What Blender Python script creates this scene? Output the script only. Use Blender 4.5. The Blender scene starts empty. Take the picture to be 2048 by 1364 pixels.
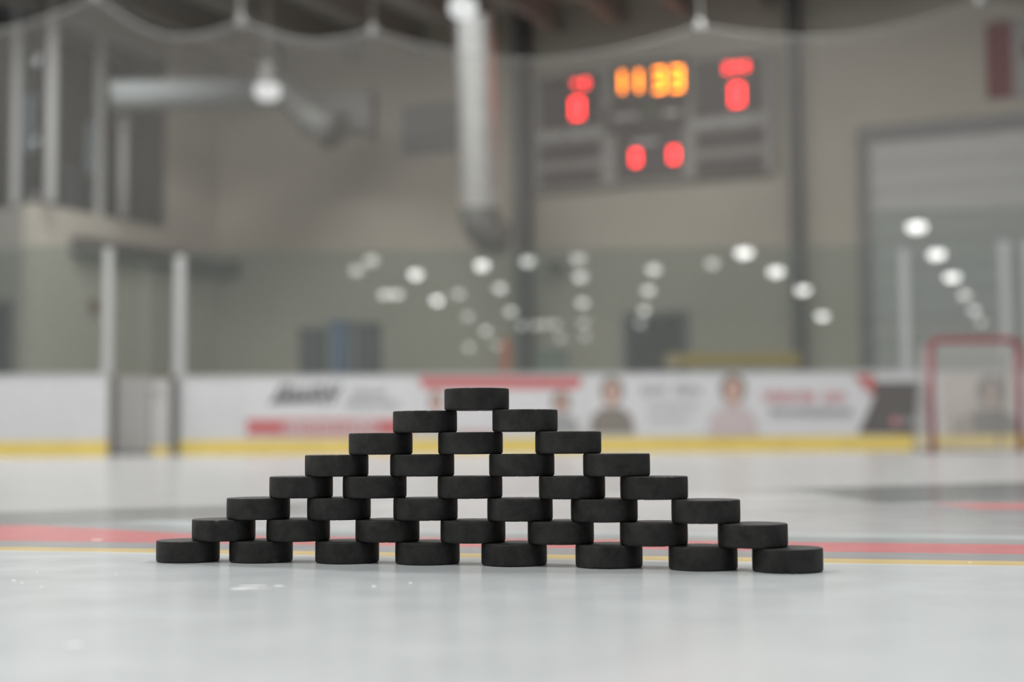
import bpy, bmesh, math, random
from mathutils import Vector, Matrix
SC = bpy.context.scene
COL = SC.collection

# ------------------------------------------------------------------ camera
FPX = 3000.0                      # focal length in pixels of the 2048-wide frame
EYE = Vector((0, 0, 0.14))
PITCH, ROLL = math.radians(3.88), math.radians(-0.39)
FWD = Vector((0, math.cos(PITCH), math.sin(PITCH)))
UP0 = Vector((0, -math.sin(PITCH), math.cos(PITCH)))
RGT = math.cos(ROLL) * Vector((1, 0, 0)) + math.sin(ROLL) * UP0
UPV = math.cos(ROLL) * UP0 - math.sin(ROLL) * Vector((1, 0, 0))
cam = bpy.data.cameras.new('camera')
cam.sensor_width = 36.0
cam.lens = FPX / 2048 * 36.0
cam.clip_start, cam.clip_end = 0.05, 400
cam.dof.use_dof = True
cam.dof.focus_distance = 1.745
cam.dof.aperture_fstop = 2.6
camo = bpy.data.objects.new('camera', cam)
camo.matrix_world = Matrix((
    (RGT.x, UPV.x, -FWD.x, EYE.x), (RGT.y, UPV.y, -FWD.y, EYE.y),
    (RGT.z, UPV.z, -FWD.z, EYE.z), (0, 0, 0, 1)))
COL.objects.link(camo)
SC.camera = camo

# ------------------------------------------------------------------ world, lights, exposure
vs = SC.view_settings
vs.view_transform = 'Standard'
vs.look = 'None'
vs.gamma = 1.0
vs.use_curve_mapping = False
vs.exposure = 0.18
world = bpy.data.worlds.new('hall_light')
SC.world = world
world.use_nodes = True
bg = world.node_tree.nodes['Background']
bg.inputs[0].default_value = (0.93, 0.97, 1.0, 1)
bg.inputs[1].default_value = 0.90
AREA_POWER = 235.0
# rows of light panels parallel to the end wall of the rink
WX, WN = Vector((0.9085, -0.4179, 0)), Vector((-0.4179, -0.9085, 0))
for dist in (7.5, 14.0, 21.0, 28.5, 36.0):
    for along in ((-4.5, 1.0, 7.0, 13.5) if dist < 20 else (-9.0, -1.5, 6.0, 13.5)):
        L = bpy.data.lights.new('ceiling_light_panel', 'AREA')
        L.shape = 'RECTANGLE'
        L.size, L.size_y = 2.4, 0.8
        L.energy = AREA_POWER * (0.45 if along == -9.0 else (0.65 if along == 13.5 and dist < 20 else 1.0))
        L.color = (1.0, 0.985, 0.955)
        lo = bpy.data.objects.new('ceiling_light_panel', L)
        lo.location = Vector((0, 29.5, 8.05)) + WX * along + WN * dist
        COL.objects.link(lo)
SC.cycles.sample_clamp_indirect = 0

# ------------------------------------------------------------------ materials
MATS = {}


def principled(name, col, rough=0.6, spec=0.5, metal=0.0, noise=0.0, nscale=8.0, bump=0.0, bscale=60.0, ior=None):
    if name in MATS:
        return MATS[name]
    m = bpy.data.materials.new(name)
    m.use_nodes = True
    nt = m.node_tree
    b = nt.nodes['Principled BSDF']
    b.inputs['Base Color'].default_value = (*col, 1)
    b.inputs['Roughness'].default_value = rough
    b.inputs['Specular IOR Level'].default_value = spec
    b.inputs['Metallic'].default_value = metal
    if ior:
        b.inputs['IOR'].default_value = ior
    tc = nt.nodes.new('ShaderNodeTexCoord')
    if noise > 0:
        n = nt.nodes.new('ShaderNodeTexNoise')
        n.inputs['Scale'].default_value = nscale
        n.inputs['Detail'].default_value = 5
        nt.links.new(tc.outputs['Object'], n.inputs['Vector'])
        r = nt.nodes.new('ShaderNodeValToRGB')
        lo_ = [max(0, c * (1 - noise)) for c in col]
        hi_ = [min(1, c * (1 + noise)) for c in col]
        r.color_ramp.elements[0].position = 0.3
        r.color_ramp.elements[1].position = 0.7
        r.color_ramp.elements[0].color = (*lo_, 1)
        r.color_ramp.elements[1].color = (*hi_, 1)
        nt.links.new(n.outputs['Fac'], r.inputs['Fac'])
        nt.links.new(r.outputs['Color'], b.inputs['Base Color'])
    if bump > 0:
        n2 = nt.nodes.new('ShaderNodeTexNoise')
        n2.inputs['Scale'].default_value = bscale
        n2.inputs['Detail'].default_value = 6
        nt.links.new(tc.outputs['Object'], n2.inputs['Vector'])
        bp = nt.nodes.new('ShaderNodeBump')
        bp.inputs['Strength'].default_value = bump
        bp.inputs['Distance'].default_value = 0.01
        nt.links.new(n2.outputs['Fac'], bp.inputs['Height'])
        nt.links.new(bp.outputs['Normal'], b.inputs['Normal'])
    MATS[name] = m
    return m


def emitter(name, col, strength):
    m = bpy.data.materials.new(name)
    m.use_nodes = True
    nt = m.node_tree
    nt.nodes.clear()
    e = nt.nodes.new('ShaderNodeEmission')
    e.inputs[0].default_value = (*col, 1)
    e.inputs[1].default_value = strength
    o = nt.nodes.new('ShaderNodeOutputMaterial')
    nt.links.new(e.outputs[0], o.inputs[0])
    return m


def glass_mat(name, tint, gloss, haze, hazecol=(0.5, 0.52, 0.51)):
    m = bpy.data.materials.new(name)
    m.use_nodes = True
    nt = m.node_tree
    nt.nodes.clear()
    t = nt.nodes.new('ShaderNodeBsdfTransparent')
    t.inputs[0].default_value = (*tint, 1)
    d = nt.nodes.new('ShaderNodeBsdfDiffuse')
    d.inputs[0].default_value = (*hazecol, 1)
    g = nt.nodes.new('ShaderNodeBsdfGlossy')
    g.inputs['Roughness'].default_value = 0.0
    g.inputs[0].default_value = (1, 1, 1, 1)
    m1 = nt.nodes.new('ShaderNodeMixShader')
    m1.inputs[0].default_value = haze
    m2 = nt.nodes.new('ShaderNodeMixShader')
    m2.inputs[0].default_value = gloss
    o = nt.nodes.new('ShaderNodeOutputMaterial')
    nt.links.new(t.outputs[0], m1.inputs[1])
    nt.links.new(d.outputs[0], m1.inputs[2])
    nt.links.new(m1.outputs[0], m2.inputs[1])
    nt.links.new(g.outputs[0], m2.inputs[2])
    nt.links.new(m2.outputs[0], o.inputs[0])
    return m


def net_mat(name, cell, cord, col):
    """square mesh of cords: the holes are open"""
    m = bpy.data.materials.new(name)
    m.use_nodes = True
    nt = m.node_tree
    nt.nodes.clear()
    tc = nt.nodes.new('ShaderNodeTexCoord')
    sp = nt.nodes.new('ShaderNodeSeparateXYZ')
    nt.links.new(tc.outputs['UV'], sp.inputs[0])
    masks = []
    for ax in ('X', 'Y'):
        dv = nt.nodes.new('ShaderNodeMath'); dv.operation = 'DIVIDE'; dv.inputs[1].default_value = cell
        fr = nt.nodes.new('ShaderNodeMath'); fr.operation = 'FRACT'
        lt = nt.nodes.new('ShaderNodeMath'); lt.operation = 'LESS_THAN'; lt.inputs[1].default_value = cord / cell
        nt.links.new(sp.outputs[ax], dv.inputs[0]); nt.links.new(dv.outputs[0], fr.inputs[0]); nt.links.new(fr.outputs[0], lt.inputs[0])
        masks.append(lt)
    mx = nt.nodes.new('ShaderNodeMath'); mx.operation = 'MAXIMUM'
    nt.links.new(masks[0].outputs[0], mx.inputs[0]); nt.links.new(masks[1].outputs[0], mx.inputs[1])
    t = nt.nodes.new('ShaderNodeBsdfTransparent')
    d = nt.nodes.new('ShaderNodeBsdfDiffuse'); d.inputs[0].default_value = (*col, 1)
    tr = nt.nodes.new('ShaderNodeBsdfTranslucent'); tr.inputs[0].default_value = (*col, 1)
    ms0 = nt.nodes.new('ShaderNodeMixShader'); ms0.inputs[0].default_value = 0.4
    nt.links.new(d.outputs[0], ms0.inputs[1]); nt.links.new(tr.outputs[0], ms0.inputs[2])
    ms = nt.nodes.new('ShaderNodeMixShader')
    o = nt.nodes.new('ShaderNodeOutputMaterial')
    nt.links.new(mx.outputs[0], ms.inputs[0]); nt.links.new(t.outputs[0], ms.inputs[1]); nt.links.new(ms0.outputs[0], ms.inputs[2])
    nt.links.new(ms.outputs[0], o.inputs[0])
    return m


def ice_material():
    m = bpy.data.materials.new('painted_ice')
    m.use_nodes = True
    nt = m.node_tree
    N, K = nt.nodes, nt.links
    b = N['Principled BSDF']
    tc = N.new('ShaderNodeTexCoord')
    sp = N.new('ShaderNodeSeparateXYZ')
    K.new(tc.outputs['Object'], sp.inputs[0])

    def mth(op, a, bb=None, clamp=False):
        n = N.new('ShaderNodeMath'); n.operation = op; n.use_clamp = clamp
        for i, v in enumerate((a, bb)):
            if v is None:
                continue
            if isinstance(v, (int, float)):
                n.inputs[i].default_value = v
            else:
                K.new(v, n.inputs[i])
        return n.outputs[0]
    # u runs across the painted centre-ice stripes, w along them
    u = mth('ADD', sp.outputs['Y'], mth('MULTIPLY', sp.outputs['X'], 0.286))
    base = N.new('ShaderNodeTexNoise')
    base.inputs['Scale'].default_value = 1.6
    base.inputs['Detail'].default_value = 3
    K.new(tc.outputs['Object'], base.inputs['Vector'])
    rb = N.new('ShaderNodeValToRGB')
    rb.color_ramp.elements[0].color = (0.595, 0.635, 0.66, 1)
    rb.color_ramp.elements[1].color = (0.63, 0.66, 0.68, 1)
    K.new(base.outputs['Fac'], rb.inputs['Fac'])
    # the red band widens towards the left of the logo
    wide = mth('ADD', mth('MULTIPLY', mth('MAXIMUM', mth('SUBTRACT', mth('MULTIPLY', sp.outputs['X'], -1.0), 0.45), 0.0), 3.0), 1.0)
    over = mth('MAXIMUM', mth('SUBTRACT', u, 2.02), 0.0)
    under = mth('MINIMUM', u, 2.02)
    u2 = mth('ADD', under, mth('DIVIDE', over, wide))
    # stripe ramp, 1.6 .. 2.6
    t = mth('SUBTRACT', u2, 1.6, True)
    rs = N.new('ShaderNodeValToRGB')
    rs.color_ramp.interpolation = 'LINEAR'
    white, yel = (0.74, 0.76, 0.775, 1), (0.74, 0.56, 0.24, 1)
    gry, red, tl = (0.36, 0.36, 0.375, 1), (0.68, 0.20, 0.215, 1), (0.52, 0.585, 0.60, 1)
    stops = [(0.0, white), (0.232, white), (0.240, yel), (0.302, yel), (0.310, gry), (0.418, gry), (0.428, red),
             (0.60, red), (0.612, gry), (0.70, (0.40, 0.42, 0.43, 1)), (0.74, tl), (0.99, (0.60, 0.63, 0.645, 1))]
    el = rs.color_ramp.elements
    el[0].position, el[0].color = stops[0]
    el[1].position, el[1].color = stops[-1]
    for p_, c_ in stops[1:-1]:
        e = el.new(p_); e.color = c_
    K.new(t, rs.inputs['Fac'])
    # logo artwork patches beyond the stripes
    mp = N.new('ShaderNodeMapping')
    mp.inputs['Scale'].default_value = (1.1, 2.1, 1)
    mp.inputs['Rotation'].default_value = (0, 0, 0.35)
    mp.inputs['Location'].default_value = (3.1, 1.4, 0)
    K.new(tc.outputs['Object'], mp.inputs['Vector'])
    pn = N.new('ShaderNodeTexVoronoi')
    pn.inputs['Scale'].default_value = 1.5
    K.new(mp.outputs[0], pn.inputs['Vector'])
    rp = N.new('ShaderNodeValToRGB')
    rp.color_ramp.interpolation = 'CONSTANT'
    pc = [(0.0, (0.20, 0.22, 0.225, 1)), (0.3, (0.32, 0.32, 0.335, 1)), (0.52, (0.52, 0.56, 0.57, 1)), (0.74, (0.15, 0.165, 0.17, 1))]
    el = rp.color_ramp.elements
    el[0].position, el[0].color = pc[0]
    el[1].position, el[1].color = pc[-1]
    for p_, c_ in pc[1:-1]:
        e = el.new(p_); e.color = c_
    sepc = N.new('ShaderNodeSeparateColor')
    K.new(pn.outputs['Color'], sepc.inputs[0])
    K.new(sepc.outputs[0], rp.inputs['Fac'])
    # artwork fades to pale near the middle (X about 0) where the paint is lighter
    pale = N.new('ShaderNodeMapRange')
    K.new(mth('ABSOLUTE', mth('SUBTRACT', sp.outputs['X'], 0.05)), pale.inputs['Value'])
    pale.inputs['From Min'].default_value = 0.35
    pale.inputs['From Max'].default_value = 1.05
    pale.inputs['To Min'].default_value = 0.18
    pale.inputs['To Max'].default_value = 0.85
    art = N.new('ShaderNodeMix'); art.data_type = 'RGBA'
    K.new(pale.outputs[0], art.inputs[0])
    art.inputs[6].default_value = (0.64, 0.64, 0.655, 1)
    K.new(rp.outputs['Color'], art.inputs[7])
    isart = mth('GREATER_THAN', u2, 2.42)
    m1 = N.new('ShaderNodeMix'); m1.data_type = 'RGBA'
    K.new(isart, m1.inputs[0]); K.new(rs.outputs['Color'], m1.inputs[6]); K.new(art.outputs[2], m1.inputs[7])
    # red sliver of the logo at the right
    redz = mth('MULTIPLY', mth('GREATER_THAN', sp.outputs['X'], 0.93), mth('MULTIPLY', mth('GREATER_THAN', u, 3.30), mth('LESS_THAN', u, 3.62)))
    m2 = N.new('ShaderNodeMix'); m2.data_type = 'RGBA'
    K.new(redz, m2.inputs[0]); K.new(m1.outputs[2], m2.inputs[6]); m2.inputs[7].default_value = (0.62, 0.2, 0.21, 1)
    def soft(v, lo_, hi_):
        n_ = N.new('ShaderNodeMapRange'); n_.interpolation_type = 'SMOOTHSTEP'
        K.new(v, n_.inputs['Value']); n_.inputs['From Min'].default_value = lo_; n_.inputs['From Max'].default_value = hi_
        return n_.outputs[0]
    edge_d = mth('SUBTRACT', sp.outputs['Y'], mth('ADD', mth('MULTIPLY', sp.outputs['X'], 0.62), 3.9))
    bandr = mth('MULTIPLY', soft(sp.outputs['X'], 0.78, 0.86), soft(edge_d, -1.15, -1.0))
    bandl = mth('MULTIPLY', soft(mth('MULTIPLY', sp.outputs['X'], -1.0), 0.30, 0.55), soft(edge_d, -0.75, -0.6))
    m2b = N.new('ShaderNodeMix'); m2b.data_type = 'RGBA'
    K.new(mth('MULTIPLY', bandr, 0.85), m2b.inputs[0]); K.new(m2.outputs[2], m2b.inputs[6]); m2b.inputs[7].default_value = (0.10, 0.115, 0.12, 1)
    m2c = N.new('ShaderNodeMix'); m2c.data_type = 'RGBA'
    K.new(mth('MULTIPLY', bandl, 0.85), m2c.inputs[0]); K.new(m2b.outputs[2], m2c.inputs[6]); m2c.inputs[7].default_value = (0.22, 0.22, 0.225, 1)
    m2 = m2c
    # outer edge of the painted circle
    far = mth('ADD', mth('MULTIPLY', sp.outputs['X'], 0.62), 3.9)
    edge = N.new('ShaderNodeMapRange')
    K.new(mth('SUBTRACT', sp.outputs['Y'], far), edge.inputs['Value'])
    edge.inputs['From Min'].default_value = -0.06
    edge.inputs['From Max'].default_value = 0.06
    m3 = N.new('ShaderNodeMix'); m3.data_type = 'RGBA'
    K.new(edge.outputs[0], m3.inputs[0]); K.new(m2.outputs[2], m3.inputs[6]); m3.inputs[7].default_value = (0.50, 0.505, 0.515, 1)
    # near side: plain ice
    near = mth('LESS_THAN', u, 1.82)
    m4 = N.new('ShaderNodeMix'); m4.data_type = 'RGBA'
    K.new(near, m4.inputs[0]); K.new(m3.outputs[2], m4.inputs[6]); K.new(rb.outputs['Color'], m4.inputs[7])
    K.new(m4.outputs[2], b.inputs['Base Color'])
    b.inputs['IOR'].default_value = 1.31
    b.inputs['Specular IOR Level'].default_value = 0.5
    rn = N.new('ShaderNodeTexNoise'); rn.inputs['Scale'].default_value = 9; rn.inputs['Detail'].default_value = 6
    K.new(tc.outputs['Object'], rn.inputs['Vector'])
    rr = N.new('ShaderNodeMapRange')
    rr.inputs['To Min'].default_value = 0.12; rr.inputs['To Max'].default_value = 0.26
    K.new(rn.outputs['Fac'], rr.inputs['Value'])
    K.new(rr.outputs[0], b.inputs['Roughness'])
    b2 = N.new('ShaderNodeTexNoise'); b2.inputs['Scale'].default_value = 70; b2.inputs['Detail'].default_value = 5
    K.new(tc.outputs['Object'], b2.inputs['Vector'])
    bp = N.new('ShaderNodeBump'); bp.inputs['Strength'].default_value = 0.05; bp.inputs['Distance'].default_value = 0.004
    K.new(b2.outputs['Fac'], bp.inputs['Height'])
    K.new(bp.outputs['Normal'], b.inputs['Normal'])
    return m


def rubber_material():
    m = bpy.data.materials.new('vulcanised_rubber')
    m.use_nodes = True
    nt = m.node_tree
    N, K = nt.nodes, nt.links
    b = N['Principled BSDF']
    tc = N.new('ShaderNodeTexCoord')
    oi = N.new('ShaderNodeObjectInfo')
    ad = N.new('ShaderNodeVectorMath'); ad.operation = 'ADD'
    sc_ = N.new('ShaderNodeVectorMath'); sc_.operation = 'SCALE'
    sc_.inputs['Scale'].default_value = 7.0
    cx = N.new('ShaderNodeCombineXYZ')
    K.new(oi.outputs['Random'], cx.inputs[0]); K.new(oi.outputs['Random'], cx.inputs[2])
    K.new(cx.outputs[0], sc_.inputs[0])
    K.new(tc.outputs['Object'], ad.inputs[0]); K.new(sc_.outputs[0], ad.inputs[1])
    n = N.new('ShaderNodeTexNoise'); n.inputs['Scale'].default_value = 55; n.inputs['Detail'].default_value = 8; n.inputs['Roughness'].default_value = 0.65
    K.new(ad.outputs[0], n.inputs['Vector'])
    r = N.new('ShaderNodeValToRGB')
    r.color_ramp.elements[0].position = 0.36; r.color_ramp.elements[0].color = (0.0122, 0.0122, 0.0118, 1)
    r.color_ramp.elements[1].position = 0.74; r.color_ramp.elements[1].color = (0.035, 0.0345, 0.033, 1)
    K.new(n.outputs['Fac'], r.inputs['Fac'])
    # small pale scuffs
    n3 = N.new('ShaderNodeTexNoise'); n3.inputs['Scale'].default_value = 420; n3.inputs['Detail'].default_value = 2
    K.new(ad.outputs[0], n3.inputs['Vector'])
    gt = N.new('ShaderNodeMapRange')
    gt.inputs['From Min'].default_value = 0.715; gt.inputs['From Max'].default_value = 0.80
    gt.inputs['To Max'].default_value = 0.55
    K.new(n3.outputs['Fac'], gt.inputs['Value'])
    mx = N.new('ShaderNodeMix'); mx.data_type = 'RGBA'
    K.new(gt.outputs[0], mx.inputs[0]); K.new(r.outputs['Color'], mx.inputs[6]); mx.inputs[7].default_value = (0.12, 0.12, 0.115, 1)
    K.new(mx.outputs[2], b.inputs['Base Color'])
    b.inputs['Roughness'].default_value = 0.58
    b.inputs['Specular IOR Level'].default_value = 0.22
    n2 = N.new('ShaderNodeTexNoise'); n2.inputs['Scale'].default_value = 260; n2.inputs['Detail'].default_value = 7
    K.new(ad.outputs[0], n2.inputs['Vector'])
    bp = N.new('ShaderNodeBump'); bp.inputs['Strength'].default_value = 0.55; bp.inputs['Distance'].default_value = 0.0008
    K.new(n2.outputs['Fac'], bp.inputs['Height'])
    K.new(bp.outputs['Normal'], b.inputs['Normal'])
    return m


ICE = ice_material()
RUBBER = rubber_material()
WALL = principled('beige_wall_paint', (0.41, 0.385, 0.335), 0.8, 0.3, noise=0.05, nscale=0.5, bump=0.1, bscale=20)
WALL2 = principled('cream_block_paint', (0.46, 0.435, 0.385), 0.8, 0.3, noise=0.04, nscale=0.8, bump=0.1, bscale=20)
CONC = principled('concrete_floor', (0.25, 0.24, 0.23), 0.7, noise=0.1)
DECK = principled('dark_roof_deck', (0.60, 0.585, 0.55), 0.8, noise=0.1)
STEEL = principled('dark_roof_steel', (0.34, 0.33, 0.31), 0.7)
COLUMN = principled('grey_column_paint', (0.105, 0.107, 0.11), 0.6, noise=0.05)
WHITE = principled('white_board_plastic', (0.56, 0.57, 0.585), 0.35, 0.5, noise=0.03, nscale=3)
CAP = principled('pale_grey_cap', (0.42, 0.43, 0.44), 0.4)
YELLOW = principled('yellow_kick_plastic', (0.70, 0.54, 0.145), 0.4, noise=0.06, nscale=4)
POSTM = principled('light_aluminium', (0.42, 0.43, 0.43), 0.5, 0.5, 0.0)
GALV = principled('galvanised_steel', (0.85, 0.86, 0.85), 0.32, 0.5, 0.85, noise=0.10, nscale=6)
DULL = principled('dull_duct_steel', (0.15, 0.155, 0.15), 0.55, 0.5, 0.3, noise=0.1)
DARKG = principled('dark_grey_metal', (0.075, 0.073, 0.068), 0.6)
GATEG = principled('grey_gate_panel', (0.32, 0.315, 0.305), 0.5)
GATEL = principled('pale_grey_gate_panel', (0.44, 0.435, 0.43), 0.5)
DOORD = principled('charcoal_door_paint', (0.05, 0.052, 0.058), 0.5)
SHUT = principled('grey_shutter_paint', (0.42, 0.425, 0.43), 0.5, noise=0.03)
SHUTF = principled('shutter_frame_paint', (0.17, 0.17, 0.175), 0.5)
REDP = principled('red_goal_paint', (0.235, 0.045, 0.055), 0.4)
FLAGR = principled('red_flag_cloth', (0.155, 0.025, 0.035), 0.8)
FLAGW = principled('white_flag_cloth', (0.30, 0.30, 0.30), 0.8)
BLACKP = principled('black_print', (0.06, 0.06, 0.065), 0.5)
GREYP = principled('grey_print', (0.30, 0.30, 0.31), 0.5)
GREYP2 = principled('light_grey_print', (0.45, 0.45, 0.47), 0.5)
REDPR = principled('red_print', (0.48, 0.145, 0.15), 0.5)
PINKPR = principled('soft_red_print', (0.56, 0.25, 0.27), 0.5)
WHITEP = principled('white_print', (0.58, 0.585, 0.605), 0.5)
SKINPR = principled('printed_skin_tone', (0.50, 0.33, 0.28), 0.5)
HAIRPR = principled('printed_brown_hair', (0.22, 0.19, 0.17), 0.5)
OLIVEPR = principled('printed_taupe_cloth', (0.21, 0.19, 0.17), 0.5)
PINKCL = principled('printed_pale_pink_cloth', (0.50, 0.43, 0.44), 0.5)
DARKAD = principled('dark_grey_print', (0.115, 0.108, 0.106), 0.5)
BEIGEAD = principled('beige_photo_print', (0.46, 0.42, 0.38), 0.5, noise=0.12, nscale=3)
CHARAD = principled('charcoal_photo_print', (0.13, 0.13, 0.125), 0.5)
SBFRAME = principled('scoreboard_grey_frame', (0.27, 0.265, 0.255), 0.5)
SBFACE = principled('scoreboard_dark_face', (0.056, 0.046, 0.045), 0.5)
SBTEXT = principled('scoreboard_pale_lettering', (0.62, 0.61, 0.60), 0.5)
BLUEB = principled('blue_bin_plastic', (0.07, 0.11, 0.19), 0.5)
DKBLUE = principled('dark_slate_plastic', (0.055, 0.06, 0.072), 0.5)
ORANGE = principled('orange_red_paint', (0.50, 0.13, 0.07), 0.5)
OCHRE = principled('ochre_yellow_paint', (0.42, 0.30, 0.085), 0.5)
LEDR = emitter('red_led_light', (1.0, 0.022, 0.026), 7.5)
LEDO = emitter('orange_led_light', (1.0, 0.235, 0.004), 8.0)
LEDG = emitter('dim_green_led_light', (0.14, 0.30, 0.05), 0.55)
GLASS = glass_mat('rink_shield_glass', (0.90, 0.93, 0.91), 0.12, 0.10, (0.42, 0.445, 0.435))
DARKGLASS = glass_mat('dark_glazing', (0.72, 0.76, 0.78), 0.08, 0.05, (0.2, 0.22, 0.23))
NETM = net_mat('spectator_net_cord', 0.05, 0.0042, (0.50, 0.485, 0.46))
GOALNET = net_mat('goal_net_cord', 0.045, 0.009, (0.62, 0.61, 0.60))
ROPE = principled('grey_white_rope', (0.40, 0.40, 0.39), 0.8)
LAMPS = [emitter('faint_lamp_lens', (1, 0.99, 0.95), 2.8), emitter('lamp_lens', (1, 0.99, 0.95), 4.4), emitter('bright_lamp_lens', (1, 0.99, 0.96), 8.0)]
LAMPD = emitter('near_lamp_lens', (0.98, 1, 0.99), 0.72)
FROST = principled('frost_white', (0.93, 0.94, 0.95), 0.6)

# ------------------------------------------------------------------ helpers


def link(name, bm, mat, parent=None, smooth=False):
    me = bpy.data.meshes.new(name)
    bmesh.ops.recalc_face_normals(bm, faces=bm.faces)
    bm.to_mesh(me)
    bm.free()
    if smooth:
        for p in me.polygons:
            p.use_smooth = True
    me.materials.append(mat)
    o = bpy.data.objects.new(name, me)
    COL.objects.link(o)
    if parent:
        o.parent = parent
    return o


def tag(o, label, cat, group=None):
    o['label'] = label
    o['category'] = cat
    if group:
        o['group'] = group
    return o


def thing(name, label, cat, M=None, group=None):
    o = bpy.data.objects.new(name, None)
    o.empty_display_size = 0.1
    COL.objects.link(o)
    if M is not None:
        o.matrix_world = M
    return tag(o, label, cat, group)


def struct(o):
    o['kind'] = 'structure'
    return o


def box(bm, x0, x1, y0, y1, z0, z1, bev=0.0):
    vs_ = [bm.verts.new((x, y, z)) for x in (x0, x1) for y in (y0, y1) for z in (z0, z1)]
    idx = ((0, 1, 3, 2), (4, 6, 7, 5), (0, 4, 5, 1), (2, 3, 7, 6), (0, 2, 6, 4), (1, 5, 7, 3))
    fs = [bm.faces.new([vs_[i] for i in f]) for f in idx]
    if bev > 0:
        es = list({e for f in fs for e in f.edges})
        bmesh.ops.bevel(bm, geom=es, offset=bev, segments=2, affect='EDGES', profile=0.6)
    return fs


def prism(bm, pts, y0, y1):
    """outline in the local XZ plane, extruded along local Y"""
    a = [bm.verts.new((p[0], y0, p[1])) for p in pts]
    b = [bm.verts.new((p[0], y1, p[1])) for p in pts]
    n = len(pts)
    bm.faces.new(a)
    bm.faces.new(b[::-1])
    for i in range(n):
        bm.faces.new((a[i], b[i], b[(i + 1) % n], a[(i + 1) % n]))


def tube(bm, pts, r, seg=12, caps=True):
    pts = [Vector(p) for p in pts]
    rs_ = r if isinstance(r, (list, tuple)) else [r] * len(pts)
    rings = []
    for i, p in enumerate(pts):
        d = (pts[min(i + 1, len(pts) - 1)] - pts[max(i - 1, 0)]).normalized()
        u = d.cross(Vector((0, 1, 0.013)))
        if u.length < 0.1:
            u = d.cross(Vector((1, 0, 0)))
        u.normalize()
        v = d.cross(u)
        rings.append([bm.verts.new(p + rs_[i] * (math.cos(2 * math.pi * k / seg) * u + math.sin(2 * math.pi * k / seg) * v)) for k in range(seg)])
    for a, b in zip(rings, rings[1:]):
        for k in range(seg):
            bm.faces.new((a[k], a[(k + 1) % seg], b[(k + 1) % seg], b[k]))
    if caps:
        bm.faces.new(rings[0][::-1])
        bm.faces.new(rings[-1])


def lathe(bm, prof, seg=32, c=(0, 0, 0)):
    rings = []
    for r, z in prof:
        if r < 1e-6:
            rings.append([bm.verts.new((c[0], c[1], c[2] + z))])
        else:
            rings.append([bm.verts.new((c[0] + r * math.cos(2 * math.pi * k / seg), c[1] + r * math.sin(2 * math.pi * k / seg), c[2] + z)) for k in range(seg)])
    for a, b in zip(rings, rings[1:]):
        for k in range(seg):
            k2 = (k + 1) % seg
            if len(a) == 1 and len(b) > 1:
                bm.faces.new((a[0], b[k], b[k2]))
            elif len(b) == 1 and len(a) > 1:
                bm.faces.new((a[k], a[k2], b[0]))
            elif len(a) > 1:
                bm.faces.new((a[k], a[k2], b[k2], b[k]))


def ellipse(cx, cz, rx, rz, n=24):
    return [(cx + rx * math.cos(2 * math.pi * k / n), cz + rz * math.sin(2 * math.pi * k / n)) for k in range(n)]


# ---- frames: a wall frame has X along the wall (to the right), -Y towards the rink, Z up


class Frame:
    def __init__(s, origin, xdir):
        s.o = Vector((origin[0], origin[1], 0))
        s.x = Vector((xdir[0], xdir[1], 0)).normalized()
        s.n = Vector((-s.x.y, s.x.x, 0))        # away from the rink
        s.M = Matrix(((s.x.x, s.n.x, 0, s.o.x), (s.x.y, s.n.y, 0, s.o.y), (0, 0, 1, 0), (0, 0, 0, 1)))

    def at(s, a, z=0.0, out=0.0):
        """matrix at a metres along, z up, out metres off the wall towards the rink"""
        return s.M @ Matrix.Translation((a, -out, z))

    def hit(s, px, py, out=0.0):
        """measure: where a sight line of the photograph meets this wall -> (a, z)"""
        d = FWD + RGT * (px - 1024) / FPX - UPV * (py - 682) / FPX
        o = s.o - s.n * out
        t = (o - EYE).dot(s.n) / d.dot(s.n)
        p = EYE + d * t - s.o
        return p.dot(s.x), p.z


SLOPE = 0.46
BACK = Frame((0, 29.5), (1, -SLOPE))
a_c, _ = BACK.hit(436, 600)
corner = BACK.o + BACK.x * a_c
LEFT = Frame(corner, (SLOPE, 1))                 # a < 0 runs from the corner towards the camera
a_e, _ = LEFT.hit(70, 500)
edge_p = LEFT.o + LEFT.x * a_e
RETN = Frame(edge_p, (1, -SLOPE))                # return face, parallel to the back wall, a < 0 to the left
CEIL = 8.75

# ------------------------------------------------------------------ structure
NODES = [(-7.682, 19.68), (-5.307, 19.607), (-4.55, 20.42), (-1.3193, 20.3205), (0.9786, 20.2497), (4.8618, 20.13), (5.6329, 20.1062), (8.1069, 20.03)]
bm = bmesh.new()
pts = [(-22, -60), (22, -60), (22, 12)] + [(9.5, 17.2)] + NODES[::-1] + [(-14, 18.0), (-22, 10)]
f = bm.faces.new([bm.verts.new((x, y, 0)) for x, y in pts])
r = bmesh.ops.extrude_face_region(bm, geom=[f])
for v in r['geom']:
    if isinstance(v, bmesh.types.BMVert):
        v.co.z = -0.03
o = struct(link('floor', bm, ICE))
bm = bmesh.new()
box(bm, -80, 40, -70, 45, -0.30, -0.04)
struct(link('floor', bm, CONC))
bm = bmesh.new()
box(bm, -80, 34, -72, 45, CEIL, CEIL + 0.3)
struct(link('ceiling', bm, DECK))

bm = bmesh.new()
box(bm, -78, 40, -69.6, -69.3, 0, CEIL)
struct(link('wall_front', bm, WALL))
o = bmesh.new()
box(o, a_c - 16, 30, 0, 0.3, 0, CEIL)
w = struct(link('wall_back', o, WALL)); w.matrix_world = BACK.M
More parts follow.
